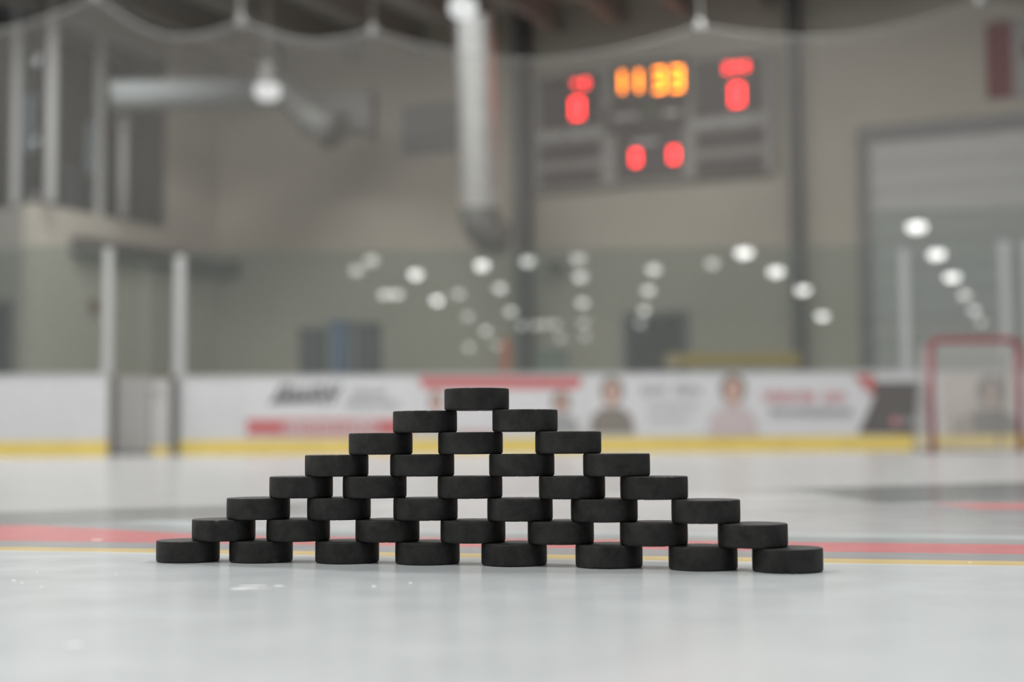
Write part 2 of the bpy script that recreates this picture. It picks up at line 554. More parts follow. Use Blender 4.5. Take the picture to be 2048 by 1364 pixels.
# left wall: plinth storey, then a solid bay next to the corner
a_gl, _ = LEFT.hit(332, 300)
_, z_beam = LEFT.hit(332, 440)
z_beam = 4.60
o = bmesh.new()
box(o, a_e, 0, 0, 0.3, 0, z_beam)
box(o, a_gl, 0, 0, 0.3, z_beam, CEIL)
w = struct(link('wall_left', o, WALL2)); w.matrix_world = LEFT.M
o = bmesh.new()
box(o, -14, -0.001, 0.001, 0.3, 0, z_beam)
w = struct(link('wall_return', o, principled('darker_return_tone', (0.27, 0.265, 0.245), 0.8, 0.3, noise=0.04))); w.matrix_world = RETN.M  # return face toned darker than the adjoining left wall
# upper room behind the glazing
o = bmesh.new()
box(o, a_e, 0, 2.4, 2.5, z_beam, CEIL)
box(o, a_e - 0.0, a_gl, 0.3, 2.4, z_beam - 0.05, z_beam)
w = struct(link('wall_upper_room', o, DARKG)); w.matrix_world = LEFT.M

# glazing of the upper storey
win = bpy.data.objects.new('window_1', None); COL.objects.link(win); struct(win); win.matrix_world = LEFT.M
bm = bmesh.new(); box(bm, a_e + 0.02, a_gl, 0.10, 0.13, z_beam, CEIL)
link('pane', bm, DARKGLASS, win)
for px in (205, 330):
    a, _ = LEFT.hit(px, 300)
    bm = bmesh.new(); box(bm, a - 0.06, a + 0.06, 0.02, 0.16, z_beam, CEIL)
    link('mullion', bm, POSTM if px < 300 else DARKG, win)
win2 = bpy.data.objects.new('window_2', None); COL.objects.link(win2); struct(win2); win2.matrix_world = RETN.M
bm = bmesh.new(); box(bm, -13, -0.06, 0.10, 0.13, z_beam, CEIL)
link('pane', bm, DARKGLASS, win2)
for px in (26, 96, -60, -140):
    a, _ = RETN.hit(px, 250)
    bm = bmesh.new(); box(bm, a - 0.055, a + 0.055, 0.02, 0.16, z_beam, CEIL)
    link('mullion', bm, POSTM, win2)
# two pale blue slabs added for lights reflected in the glazing, plus a cabinet
for (px, w_, z0, z1, out) in ((60, 0.20, 5.65, 6.75, -0.3), (188, 0.26, 5.5, 6.5, -0.4), (148, 0.45, 4.62, 5.7, -1.0)):
    fr_ = RETN if px == 60 else LEFT
    a, _ = fr_.hit(px, 250, out)
    t = thing('indoor_slab', {60: 'added pale blue slab for light reflected in the upstairs glazing, nearest the left edge',
                             188: 'added pale blue slab for light reflected in the upstairs glazing, beside the light mullion',
                             148: 'dim grey low cabinet behind the upstairs glazing'}[px], 'panel', fr_.at(a, z0, out))
    bm = bmesh.new(); box(bm, -w_ / 2, w_ / 2, 0, 0.06, 0, z1 - z0, 0.01)
    link('slab_face', bm, principled('pale_blue_reflection', (0.80, 0.88, 0.95), 0.5) if px != 148 else GREYP, t)
    bm = bmesh.new(); box(bm, -w_ / 2 - 0.02, w_ / 2 + 0.02, 0.06, 0.08, 0, z1 - z0 + 0.02)
    link('back_plate', bm, GREYP, t)

# long dark canopy box on the left wall and a dark speaker by the corner
a0, z1 = LEFT.hit(160, 470, 0.25)
a1, _ = LEFT.hit(425, 530, 0.25)
t = thing('shutter_housing', 'long dark grey shutter housing along the left wall above the bench doorway', 'shutter housing', LEFT.at(0, 0))
bm = bmesh.new(); box(bm, a0, a1, -0.25, 0, z1 - 0.34, z1, 0.02)
link('casing', bm, DARKG, t)
bm = bmesh.new(); box(bm, a0 + 0.1, a1 - 0.1, -0.20, -0.05, z1 - 0.40, z1 - 0.34)
link('bottom_rail', bm, principled('steel_rail', (0.2, 0.2, 0.19), 0.5), t)
a, z = BACK.hit(455, 535, 0.3)
t = thing('wall_heater', 'small dark unit hung in the corner where the left and back walls meet', 'heater', BACK.at(a, z, 0.3))
bm = bmesh.new(); box(bm, -0.30, 0.22, -0.1, 0.15, -0.15, 0.15, 0.03); link('casing', bm, DARKG, t)
bm = bmesh.new(); box(bm, -0.05, 0.05, 0.15, 0.3, -0.05, 0.05); link('bracket', bm, STEEL, t)

# dark doorway at the far left
a0, z1 = RETN.hit(-60, 612); a1, _ = RETN.hit(20, 612)
d = bpy.data.objects.new('door_1', None); COL.objects.link(d); struct(d); d.matrix_world = RETN.at(a0, 0)
bm = bmesh.new(); box(bm, 0, a1 - a0, -0.04, 0, 0, z1); link('leaf', bm, DOORD, d)
bm = bmesh.new(); box(bm, -0.08, a1 - a0 + 0.06, -0.02, 0, 0, z1 + 0.06); link('frame', bm, DARKG, d)

# dark door on the back wall
a0, z1 = BACK.hit(1258, 636); a1, _ = BACK.hit(1368, 636)
d = bpy.data.objects.new('door_2', None); COL.objects.link(d); struct(d); d.matrix_world = BACK.at(a0, 0)
bm = bmesh.new(); box(bm, 0, a1 - a0, -0.05, 0, 0, z1, 0.01); link('leaf', bm, DOORD, d)
bm = bmesh.new(); box(bm, -0.10, 0, -0.08, 0, 0, z1 + 0.1); box(bm, a1 - a0, a1 - a0 + 0.10, -0.08, 0, 0, z1 + 0.1); box(bm, 0, a1 - a0, -0.08, 0, z1, z1 + 0.1)
link('frame', bm, SHUTF, d)
bm = bmesh.new(); box(bm, 0.06, 0.2, -0.10, -0.05, 1.0, 1.05); link('handle', bm, POSTM, d)

# large overhead door at the right
a0, z1 = BACK.hit(1738, 285); a1 = a0 + 5.2
d = bpy.data.objects.new('door_3', None); COL.objects.link(d); struct(d); d.matrix_world = BACK.at(a0, 0)
bm = bmesh.new()
nsl = 12
for k in range(nsl):
    box(bm, 0, a1 - a0, -0.06, 0, z1 * k / nsl + 0.008, z1 * (k + 1) / nsl - 0.008, 0.006)
box(bm, 0, a1 - a0, -0.03, 0, 0, z1)
link('shutter', bm, SHUT, d)
bm = bmesh.new()
box(bm, -0.20, 0, -0.14, 0, 0, z1 + 0.26); box(bm, a1 - a0, a1 - a0 + 0.2, -0.14, 0, 0, z1 + 0.26); box(bm, 0, a1 - a0, -0.14, 0, z1, z1 + 0.26)
link('frame', bm, SHUTF, d)

# wall columns
for i, (px, w_) in enumerate(((1040, 0.27), (1589, 0.20))):
    a, _ = BACK.hit(px, 400, 0.3)
    bm = bmesh.new()
    box(bm, a - w_ / 2, a + w_ / 2, -0.30, -0.28, 0, CEIL)
    box(bm, a - 0.02, a + 0.02, -0.28, -0.06, 0, CEIL)
    box(bm, a - w_ / 2, a + w_ / 2, -0.06, 0, 0, CEIL)
    c = struct(link('trim_%d' % (i + 1), bm, COLUMN)); c.matrix_world = BACK.M
# roof joists, running out from the back wall under the deck
for k, px in enumerate((416, 553, 690, 823, 963, 1105, 1231, 1368, 1525, 1676, 1840)):
    a, _ = BACK.hit(px, 60, 0.4)
    bm = bmesh.new()
    box(bm, a - 0.09, a + 0.09, -22, 0, 8.13, 8.19)
    box(bm, a - 0.09, a + 0.09, -22, 0, CEIL - 0.05, CEIL)
    box(bm, a - 0.015, a + 0.015, -22, 0, 8.19, CEIL - 0.05)
    c = struct(link('trim_%d' % (k + 3), bm, STEEL)); c.matrix_world = BACK.M

# grey equipment panel on the back wall
a0, z1 = BACK.hit(808, 218); a1, z0 = BACK.hit(918, 300)
t = thing('sound_panel', 'faint grey rectangular panel on the back wall left of the round duct', 'panel', BACK.at((a0 + a1) / 2, z0))
hw = (a1 - a0) / 2
bm = bmesh.new(); box(bm, -hw, hw, -0.06, 0, 0, z1 - z0, 0.015); link('face', bm, principled('panel_grey', (0.235, 0.235, 0.24), 0.7), t)
bm = bmesh.new(); box(bm, -hw - 0.03, hw + 0.03, -0.03, 0, -0.03, z1 - z0 + 0.03); link('frame', bm, principled('panel_frame_grey', (0.22, 0.215, 0.21), 0.7), t)
# dark horn speaker right of the column
a, z = BACK.hit(1106, 532, 0.4)
t = thing('wall_speaker', 'small dark speaker on the back wall just right of the tall grey column', 'speaker', BACK.at(a, z, 0.4))
bm = bmesh.new(); box(bm, -0.13, 0.13, 0, 0.22, -0.09, 0.09, 0.02); link('cabinet', bm, DARKG, t)
bm = bmesh.new(); box(bm, -0.03, 0.03, 0.22, 0.4, -0.03, 0.03); link('bracket', bm, STEEL, t)

# ------------------------------------------------------------------ scoreboard
aL, zt1 = BACK.hit(1066, 152, 0.2); aR, zt2 = BACK.hit(1543, 104, 0.2)
_, zb1 = BACK.hit(1072, 385, 0.2); _, zb2 = BACK.hit(1543, 345, 0.2)
zt, zb = (zt1 + zt2) / 2, (zb1 + zb2) / 2
SB = thing('scoreboard', 'large grey electronic scoreboard high on the back wall reading 11:33', 'scoreboard', BACK.at(0, 0, 0.2))
bm = bmesh.new(); box(bm, aL, aR, 0, 0.2, zb, zt, 0.02); link('cabinet', bm, SBFRAME, SB)


def sb_rect(px0, py0, px1, py1, name, mat, y=-0.02):
    a0_, z1_ = BACK.hit(px0, py0, 0.2); a1_, z0_ = BACK.hit(px1, py1, 0.2)
    bm_ = bmesh.new(); box(bm_, a0_, a1_, y, 0, z0_, z1_)
    return link(name, bm_, mat, SB)


sb_rect(1080, 160, 1204, 248, 'face_panel', SBFACE)
sb_rect(1222, 132, 1378, 206, 'face_panel', SBFACE)
sb_rect(1210, 216, 1372, 254, 'face_panel', SBFACE)
sb_rect(1386, 124, 1528, 222, 'face_panel', SBFACE)
sb_rect(1080, 292, 1202, 316, 'face_panel', SBFACE)
sb_rect(1080, 344, 1202, 366, 'face_panel', SBFACE)
sb_rect(1392, 264, 1530, 290, 'face_panel', SBFACE)
sb_rect(1392, 318, 1530, 344, 'face_panel', SBFACE)
sb_rect(1232, 258, 1366, 352, 'face_panel', SBFACE)
SEGS = {'0': 'abcdef', '1': 'bc', '3': 'abgcd', '2': 'abged', '8': 'abcdefg', '4': 'fgbc'}


def seven_seg(bm_, ch, cx, cz, w_, h_, t_):
    xl, xr, zl, zh = cx - w_ / 2, cx + w_ / 2, cz - h_ / 2, cz + h_ / 2
    g = t_ * 0.15
    R_ = {'a': (xl, xr, zh - t_, zh), 'd': (xl, xr, zl, zl + t_), 'g': (xl, xr, cz - t_ / 2, cz + t_ / 2),
          'f': (xl, xl + t_, cz + g, zh - g), 'b': (xr - t_, xr, cz + g, zh - g), 'e': (xl, xl + t_, zl + g, cz - g), 'c': (xr - t_, xr, zl + g, cz - g)}
    for s_ in SEGS[ch]:
        q_ = R_[s_]
        box(bm_, q_[0], q_[1], -0.035, -0.021, q_[2], q_[3])


def digit(ch, px, py, w_, h_, t_, mat, lab):
    a_, z_ = BACK.hit(px, py, 0.2)
    bm_ = bmesh.new()
    seven_seg(bm_, ch, a_, z_, w_, h_, t_)
    o_ = link('digit', bm_, mat, SB); o_['label'] = lab


digit('1', 1236.5, 166, 0.24, 0.40, 0.055, LEDO, 'orange digit 1')
digit('1', 1269.5, 164, 0.24, 0.40, 0.055, LEDO, 'orange digit 1')
digit('3', 1320, 161, 0.20, 0.44, 0.055, LEDO, 'orange digit 3')
digit('3', 1355, 158, 0.20, 0.44, 0.055, LEDO, 'orange digit 3')
digit('0', 1155.5, 217, 0.22, 0.38, 0.05, LEDR, 'red digit 0')
digit('0', 1475, 190, 0.22, 0.38, 0.05, LEDR, 'red digit 0')
digit('0', 1272.5, 316, 0.15, 0.27, 0.045, LEDR, 'red digit 0')
digit('0', 1348.5, 310, 0.15, 0.27, 0.045, LEDR, 'red digit 0')
digit('4', 1152, 169, 0.09, 0.15, 0.022, LEDR, 'small red digit 4')
digit('0', 1172, 167, 0.09, 0.15, 0.026, LEDR, 'small red digit 0')
digit('2', 1456, 137, 0.10, 0.15, 0.022, LEDR, 'small red digit 2')
digit('0', 1474, 135, 0.08, 0.13, 0.026, LEDR, 'small red digit 0')
digit('0', 1492, 133, 0.08, 0.13, 0.026, LEDR, 'small red digit 0')
digit('1', 1296, 218, 0.12, 0.16, 0.05, LEDG, 'dim green digit')


def text_obj(s_, size, mat, M_, parent, name='lettering', shear=0.0, bold=0.0, extr=0.004):
    cu = bpy.data.curves.new(name, 'FONT')
    cu.body = s_
    cu.size = size
    cu.align_x = 'CENTER'; cu.align_y = 'CENTER'
    cu.extrude = extr
    cu.shear = shear
    cu.offset = bold
    tmp = bpy.data.objects.new(name, cu)
    COL.objects.link(tmp)
    bpy.context.view_layer.update()
    me = bpy.data.meshes.new_from_object(tmp)
    bpy.data.objects.remove(tmp)
    me.name = name
    me.materials.clear(); me.materials.append(mat)
    o_ = bpy.data.objects.new(name, me)
    COL.objects.link(o_)
    o_.parent = parent
    o_.matrix_basis = M_ @ Matrix.Rotation(math.pi / 2, 4, 'X')
    return o_


for s_, px, py, sz in (('PLAYER', 1103, 276, 0.15), ('PENALTY', 1168, 270, 0.15), ('PLAYER', 1410, 249, 0.15), ('PENALTY', 1478, 242, 0.15),
                       ('PERIOD', 1252, 235, 0.15)):
    a_, z_ = BACK.hit(px, py, 0.2)
    text_obj(s_, sz, SBTEXT, Matrix.Translation((a_, -0.03, z_)), SB, bold=0.006)
for px, py, wd in ((1292, 284, 0.5), (1344, 226, 0.32), (1220, 318, 0.12)):
    a_, z_ = BACK.hit(px, py, 0.2)
    bm = bmesh.new()
    n_ = max(2, int(wd / 0.075))
    for k in range(n_):
        x_ = a_ - wd / 2 + wd * k / n_
        box(bm, x_, x_ + wd / n_ * 0.72, -0.028, -0.021, z_ - 0.05, z_ + 0.05)
    box(bm, a_ - wd / 2, a_ + wd / 2 * 0.9, -0.0275, -0.0215, z_ - 0.012, z_ + 0.012)
    link('lettering', bm, GREYP2 if px != 1344 else SBTEXT, SB)

# ------------------------------------------------------------------ flag
a0, z1 = BACK.hit(1971, 46, 0.1); a1, z0 = BACK.hit(2027, 192, 0.1)
hF = z1 - z0
FL = thing('flag', 'red and white national flag hung flat on the back wall at top right', 'flag', BACK.at(a0, z0, 0.1))
wr = a1 - a0


def wavy(bm_, x0, x1, z0_, z1_, n=10):
    vv = []
    for i in range(n + 1):
        x = x0 + (x1 - x0) * i / n
        y = 0.02 * math.sin(x * 5)
        vv.append([bm_.verts.new((x, y + dy, z)) for z, dy in ((z0_, 0), (z1_, 0), (z1_, 0.008), (z0_, 0.008))])
    for a_, b_ in zip(vv, vv[1:]):
        for k in range(4):
            bm_.faces.new((a_[k], a_[(k + 1) % 4], b_[(k + 1) % 4], b_[k]))
    bm_.faces.new(vv[0]); bm_.faces.new(vv[-1][::-1])


bm = bmesh.new(); wavy(bm, 0, wr, 0, hF); link('red_band', bm, FLAGR, FL)
bm = bmesh.new(); wavy(bm, wr, wr + hF, 0, hF); link('white_field', bm, FLAGW, FL)
bm = bmesh.new(); wavy(bm, wr + hF, 2 * wr + hF, 0, hF); link('red_band', bm, FLAGR, FL)
half = [(0, 1), (.16, .70), (.34, .80), (.27, .36), (.50, .58), (.58, .44), (.88, .50), (.78, .22), (.93, .10), (.44, -.32), (.50, -.50), (.05, -.42), (.05, -.95)]
leaf = half + [(-x, z) for x, z in half[::-1] if x > 0]
bm = bmesh.new(); prism(bm, [(wr + hF / 2 + x * hF * .42, hF / 2 + z * hF * .42) for x, z in leaf], -0.035, -0.022)
link('maple_leaf', bm, FLAGR, FL)

# ------------------------------------------------------------------ ducts and hanging lamps


def at(px, py, Y):
    d = FWD + RGT * (px - 1024) / FPX - UPV * (py - 682) / FPX
    return EYE + d * (Y / d.y)


# tall round spiral duct dropping in front of the back wall
P0, P1 = at(948, 70, 25.5), at(958, 425, 26.6)
D1 = thing('spiral_duct', 'shiny round vertical spiral duct hanging left of the scoreboard', 'duct', Matrix.Translation(P1))
n_ = 150
bm = bmesh.new()
top = P0 + (P0 - P1) * 0.12
pp = [top.lerp(P1, i / n_) - P1 for i in range(n_ + 1)]
rr_ = [0.325 + (0.010 if i % 5 == 0 else 0) for i in range(n_ + 1)]
tube(bm, pp, rr_, 32)
link('pipe', bm, GALV, D1, True)
bm = bmesh.new()
el_ = []
for k in range(9):
    th = math.pi / 2 * k / 8
    el_.append(Vector((0.35 * (1 - math.cos(th)), 0.30 * (1 - math.cos(th)), -0.42 * math.sin(th))))
tube(bm, el_, 0.34, 28)
link('elbow', bm, DULL, D1, True)
bm = bmesh.new(); tube(bm, [Vector((0, 0, 0.05)), Vector((0, 0, -0.05))], 0.37, 28); link('collar', bm, DULL, D1)
bm = bmesh.new()
q0 = pp[0]
tube(bm, [q0 + Vector((0.0, 0, 0.0)), q0 + Vector((-0.05, -0.3, 0.35)), q0 + Vector((-0.15, -1.2, 0.6))], 0.31, 24)
link('upper_bend', bm, DULL, D1, True)

# horizontal duct across the left corner
A, B = at(222, 192, 27.0), at(548, 182, 28.2)
D2 = thing('round_duct', 'dull blue-grey horizontal duct crossing the left corner below the roof', 'duct', Matrix.Translation(A))
bm = bmesh.new(); tube(bm, [Vector((0, 0, 0)), (B - A) * 0.5, B - A], 0.27, 24); link('pipe', bm, principled('soft_duct_steel', (0.18, 0.20, 0.205), 0.75, 0.3, 0.0), D2, True)
C1 = at(625, 235, 27.4) - A
C2 = at(668, 262, 27.0) - A
bm = bmesh.new(); tube(bm, [B - A, (B - A) + Vector((0.35, -0.2, -0.12)), C1, C2], [0.27, 0.29, 0.33, 0.34], 24); link('elbow', bm, DULL, D2, True)
bm = bmesh.new(); tube(bm, [C2 - Vector((0.03, 0, -0.02)), C2 + Vector((0.05, -0.02, -0.03))], 0.37, 24); link('end_collar', bm, DARKG, D2)
C = at(600, 225, 28.6)
D3 = thing('duct_box', 'dark grey rectangular duct end hanging behind the round duct elbow', 'duct', Matrix.Translation(C))
E_ = at(738, 243, 28.0) - C
bm = bmesh.new()
box(bm, 0, E_.x, -0.3, 0.3, -0.42, 0.33, 0.02)
link('casing', bm, DULL, D3)
bm = bmesh.new()
box(bm, E_.x, E_.x + 0.08, -0.34, 0.34, -0.50, 0.36, 0.01)
link('flange', bm, DARKG, D3)
# slim pale pipe against the glazing
Pp = LEFT.hit(246, 400, 0.3)
t = thing('wall_pipe', 'slim pale grey vertical pipe in front of the dark upstairs glazing', 'pipe', LEFT.at(Pp[0], 0, 0.3))
bm = bmesh.new(); tube(bm, [(0, 0, z_beam), (0, 0, 6.35)], 0.085, 16); link('pipe', bm, principled('pale_pipe', (0.40, 0.41, 0.41), 0.5), t, True)
bm = bmesh.new(); lathe(bm, [(0, 6.62), (0.09, 6.60), (0.13, 6.5), (0.13, 6.38), (0.09, 6.35), (0, 6.35)], 16); link('cap', bm, principled('cap_grey', (0.22, 0.22, 0.21), 0.5), t, True)


def lamp_meshes(mat):
    bm_ = bmesh.new(); lathe(bm_, [(0, -0.16), (0.10, -0.155), (0.18, -0.12), (0.22, -0.04), (0.225, 0.04), (0.20, 0.10), (0, 0.10)], 20)
    me1 = bpy.data.meshes.new('lens'); bm_.to_mesh(me1); bm_.free(); me1.materials.append(mat)
    bm_ = bmesh.new(); lathe(bm_, [(0, 0.101), (0.21, 0.101), (0.12, 0.22), (0.11, 0.46), (0, 0.46)], 20)
    me2 = bpy.data.meshes.new('housing'); bm_.to_mesh(me2); bm_.free(); me2.materials.append(DULL)
    bm_ = bmesh.new(); tube(bm_, [(0, 0, 0.46), (0, 0, CEIL - 7.0)], 0.007, 6)
    me3 = bpy.data.meshes.new('hanger_rod'); bm_.to_mesh(me3); bm_.free(); me3.materials.append(STEEL)
    return me1, me2, me3


def place_lamp(x, y, meshes, label, group=None, z=7.0):
    t_ = thing('high_bay_lamp', label, 'lamp', Matrix.Translation((x, y, z)), group)
    for me_, nm in zip(meshes, ('lens', 'housing', 'hanger_rod')):
        o_ = bpy.data.objects.new(nm, me_); COL.objects.link(o_); o_.parent = t_
    return t_


LM = [lamp_meshes(m_) for m_ in LAMPS]
LMD = lamp_meshes(LAMPD)
for px, py, zl_, lab in ((535, 182, 6.1, 'bright hanging lamp at the end of the horizontal duct'), (926, 16, 7.0, 'bright hanging lamp above the shiny vertical duct')):
    d_ = FWD + RGT * (px - 1024) / FPX - UPV * (py - 682) / FPX
    k_ = (zl_ - EYE.z) / d_.z
    p_ = EYE + d_ * k_
    place_lamp(p_.x, p_.y, LMD, lab, None, zl_)
ROWS = [(-8.52, -18.0, 0), (-7.43, -14.86, 0), (-6.37, -19.69, 2), (-8.82, -27.64, 1), (-8.26, -27.69, 1), (-6.75, -30.82, 2), (-5.42, -27.83, 0),
        (-6.13, -40.09, 0), (-3.44, -16.93, 2), (-3.35, -25.63, 1), (-3.62, -37.33, 1), (-3.57, -46.73, 0), (-2.74, -46.87, 0), (-2.18, -46.2, 0),
        (-1.58, -46.27, 0), (-5.97, -50.7, 1), (-8.43, -66.27, 1), (-6.32, -64.4, 0), (-1.63, -58.04, 0), (-1.62, -15.86, 1), (0.32, -15.31, 0),
        (0.29, -21.43, 1), (0.2, -33.06, 1), (0.1, -45.43, 0), (0.0, -56.89, 0), (3.25, -19.08, 1), (3.27, -27.36, 1), (3.36, -37.71, 1),
        (3.36, -46.65, 0), (5.45, -17.39, 0), (6.38, -14.23, 3), (8.25, -20.57, 3), (10.34, -28.28, 3), (13.28, -42.86, 3), (11.35, -8.15, 3),
        (13.59, -15.51, 3), (15.98, -23.57, 3), (18.33, -31.42, 1), (20.9, -40.15, 1), (23.19, -48.11, 0)]
for x, y, b in ROWS:
    t_ = place_lamp(x, y, LM[min(b, 2)], 'round ceiling lamp seen as a pale dot mirrored in the shield glass', 'ceiling lamps mirrored in the glass')
    if b == 3:
        t_.scale = (1.3, 1.3, 1.0)

# ------------------------------------------------------------------ dasher boards, glass, posts


def seg_frame(i):
    a_, b_ = Vector((*NODES[i], 0)), Vector((*NODES[i + 1], 0))
    return Frame(a_, b_ - a_), (b_ - a_).length


BH, T = 1.07, 0.10
order = ['leftmost plain white rink board beside the gate opening', None, 'white rink board right of the gate, carrying the black and red banner',
         'rink board directly behind the top of the puck pyramid, under the red-topped banner', 'long rink board carrying the banner with two portraits',
         'short rink board under the dark grey banner left of the goal', 'rink board behind the red goal']
for i in (0, 2, 3, 4, 5, 6):
    fr, ln = seg_frame(i)
    t = thing('rink_board', order[i], 'rink board', fr.M)
    bm = bmesh.new(); box(bm, 0.0, ln, 0.0, T, 0.20, BH - 0.03); link('panel', bm, WHITE, t)
    bm = bmesh.new(); box(bm, 0.0, ln, -0.012, T, 0.0, 0.198, 0.004); link('kick_plate', bm, YELLOW, t)
    bm = bmesh.new(); box(bm, 0.0, ln, -0.01, T + 0.02, BH - 0.03, BH + 0.01, 0.006); link('cap_rail', bm, CAP, t)
# gate opening between the first two boards
fr, ln = seg_frame(1)
G = thing('bench_gate', 'grey double bench gate set in the gap between the white rink boards', 'gate', Frame((NODES[1][0], NODES[1][1] + 0.35), (NODES[2][0] - NODES[1][0], 0.42)).M)
bm = bmesh.new(); box(bm, 0.04, 0.50, 0.02, 0.08, 0.04, 1.06, 0.01); link('leaf', bm, GATEG, G)
bm = bmesh.new(); box(bm, 0.52, 0.78, 0.0, 0.06, 0.12, 1.02, 0.01); link('leaf', bm, GATEL, G)['label'] = 'paler grey gate leaf'
bm = bmesh.new(); box(bm, 0.79, 0.875, -0.05, 0.08, 0.0, 1.06, 0.01); link('jamb', bm, principled('gate_jamb', (0.13, 0.13, 0.125), 0.5), G)
bm = bmesh.new(); box(bm, 0.0, 0.04, -0.05, 0.08, 0.0, 1.06, 0.01); link('jamb', bm, principled('gate_jamb', (0.13, 0.13, 0.125), 0.5), G)
bm = bmesh.new(); box(bm, 0.52, 0.78, 0.0, 0.07, 0.0, 0.12); link('kick_strip', bm, YELLOW, G)
bm = bmesh.new(); box(bm, 0.55, 0.67, -0.04, 0.0, 0.85, 0.89, 0.01); link('latch', bm, POSTM, G)

# shield glass panes
pane_labels = {0: ['shield glass pane at the far left above the plain white board'],
               1: ['shield glass pane between the two white posts over the gate'],
               2: ['first shield glass pane right of the gate', 'second shield glass pane right of the gate', 'third shield glass pane right of the gate, before the blue bin'],
               3: ['shield glass pane just left of the orange post', 'shield glass pane in front of the tall grey column'],
               4: ['shield glass pane left of the charcoal door', 'shield glass pane in front of the charcoal door', 'shield glass pane in front of the second wall column'],
               5: ['narrow tall shield glass pane with the pale post beside it'],
               6: ['tall shield glass pane above the red goal', 'tall shield glass pane at the right edge']}
for i in range(7):
    fr, ln = seg_frame(i)
    if i == 1:
        fr = Frame((-5.46, 20.448), (0.9, -0.0277))
        ln = 0.84
    n_ = len(pane_labels[i])
    H = 2.78 if i < 5 else 3.25
    for k in range(n_):
        bm = bmesh.new()
        x0, x1 = ln * k / n_ + 0.001, ln * (k + 1) / n_ - 0.001
        box(bm, x0, x1, 0.05, 0.053, BH + 0.0102, H)
        # one face only is a mirror surface: keep the slab a single thin sheet
        o_ = link('shield_screen', bm, GLASS)
        o_.matrix_world = fr.M
        tag(o_, pane_labels[i][k], 'glass screen', 'shield glass panes around the rink')

for px, i, lab, H, w_ in ((214, 0, 'white glass-support post on the left side of the bench gate', 2.72, 0.11),
                          (358, 2, 'white glass-support post on the right side of the bench gate', 2.72, 0.14),
                          (1812, 5, 'pale glass-support post left of the red goal', 2.70, 0.11),
                          (2014, 6, 'pale glass-support post rising behind the red goal', 2.80, 0.12),
                          (2062, 6, 'pale glass-support post at the right edge of the photo', 2.80, 0.12)):
    fr, ln = seg_frame(i)
    a, _ = fr.hit(px, 620, 0.02)
    t = thing('glass_post', lab, 'post', fr.at(a, BH + 0.0105, 0.0), 'glass-support posts')
    bm = bmesh.new(); box(bm, -w_ / 2, w_ / 2, -0.005, 0.049, 0, H - BH, 0.006); link('upright', bm, POSTM, t)
    bm = bmesh.new(); box(bm, -w_ / 2 - 0.02, w_ / 2 + 0.02, -0.008, 0.0495, 0, 0.05, 0.004); link('base_bracket', bm, CAP, t)

# ------------------------------------------------------------------ banners on the boards


class Ad:
    def __init__(s, i, name, label, mat, pts_px, cat='banner'):
        s.fr, s.ln = seg_frame(i)
        P = [s.fr.hit(*p, 0.006) for p in pts_px]
        s.ox = min(p[0] for p in P)
        bm_ = bmesh.new()
        prism(bm_, [(p[0] - s.ox, p[1]) for p in P], -0.006, -0.001)
        s.o = link(name, bm_, mat)
        s.o.matrix_world = s.fr.at(s.ox, 0)
        tag(s.o, label, cat, 'banners along the boards')
        s.k = 0

    def shape(s, name, mat, pts_px, depth=0.0015, lab=None):
        s.k += 1
        P = [s.fr.hit(*p, 0.008) for p in pts_px]
        bm_ = bmesh.new()
        y = -0.0065 - 0.0015 * s.k
        prism(bm_, [(p[0] - s.ox, p[1]) for p in P], y - 0.001, y)
        o_ = link(name, bm_, mat, s.o)
        if lab:
            o_['label'] = lab
        return o_

    def words(s, mat, px0, px1, py, h, n, slant=0.0, gaps=()):
        """one line of blurred lettering, stroke by stroke"""
        s.k += 1
        bm_ = bmesh.new()
        y = -0.0065 - 0.0015 * s.k
        rnd = random.Random(int(px0 * 7 + py))
        st = (px1 - px0) / n
        for k in range(n):
            if k in gaps:
                continue
            x0 = px0 + k * st
            hh = h * (0.8 + 0.4 * rnd.random())
            for (u0, u1, v0, v1) in ((0.05, 0.28, 0, 1), (0.28, 0.75, (0.0, 0.42, 0.8)[rnd.randrange(3)], None), (0.55, 0.78, 0.0, 1)):
                if v1 is None:
                    v1 = min(1, v0 + 0.22)
                q = []
                for u_, v_ in ((u0, v0), (u1, v0), (u1, v1), (u0, v1)):
                    q.append(s.fr.hit(x0 + u_ * st + slant * (v_ - 0.5) * hh, py + hh * (0.5 - v_), 0.008))
                prism(bm_, [(p[0] - s.ox, p[1]) for p in q], y - 0.001, y)
        return link('lettering', bm_, mat, s.o)


def oval(cx, cy, rx, ry, n=20):
    return [(cx + rx * math.cos(2 * math.pi * k / n), cy - ry * math.sin(2 * math.pi * k / n)) for k in range(n)]


def portrait(ad, cx, top, bottom, w_, hair, cloth, face_w=15):
    h = bottom - top
    ad.shape('printed_hair', hair, oval(cx, top + h * 0.25, w_ * 0.26, h * 0.25))
    ad.shape('printed_shoulders', cloth, [(cx - w_ / 2, bottom), (cx + w_ / 2, bottom), (cx + w_ * 0.44, bottom - h * 0.30), (cx + w_ * 0.2, bottom - h * 0.46),
                                          (cx - w_ * 0.2, bottom - h * 0.46), (cx - w_ * 0.44, bottom - h * 0.30)])
    ad.shape('printed_face', SKINPR, oval(cx, top + h * 0.31, face_w, h * 0.22))


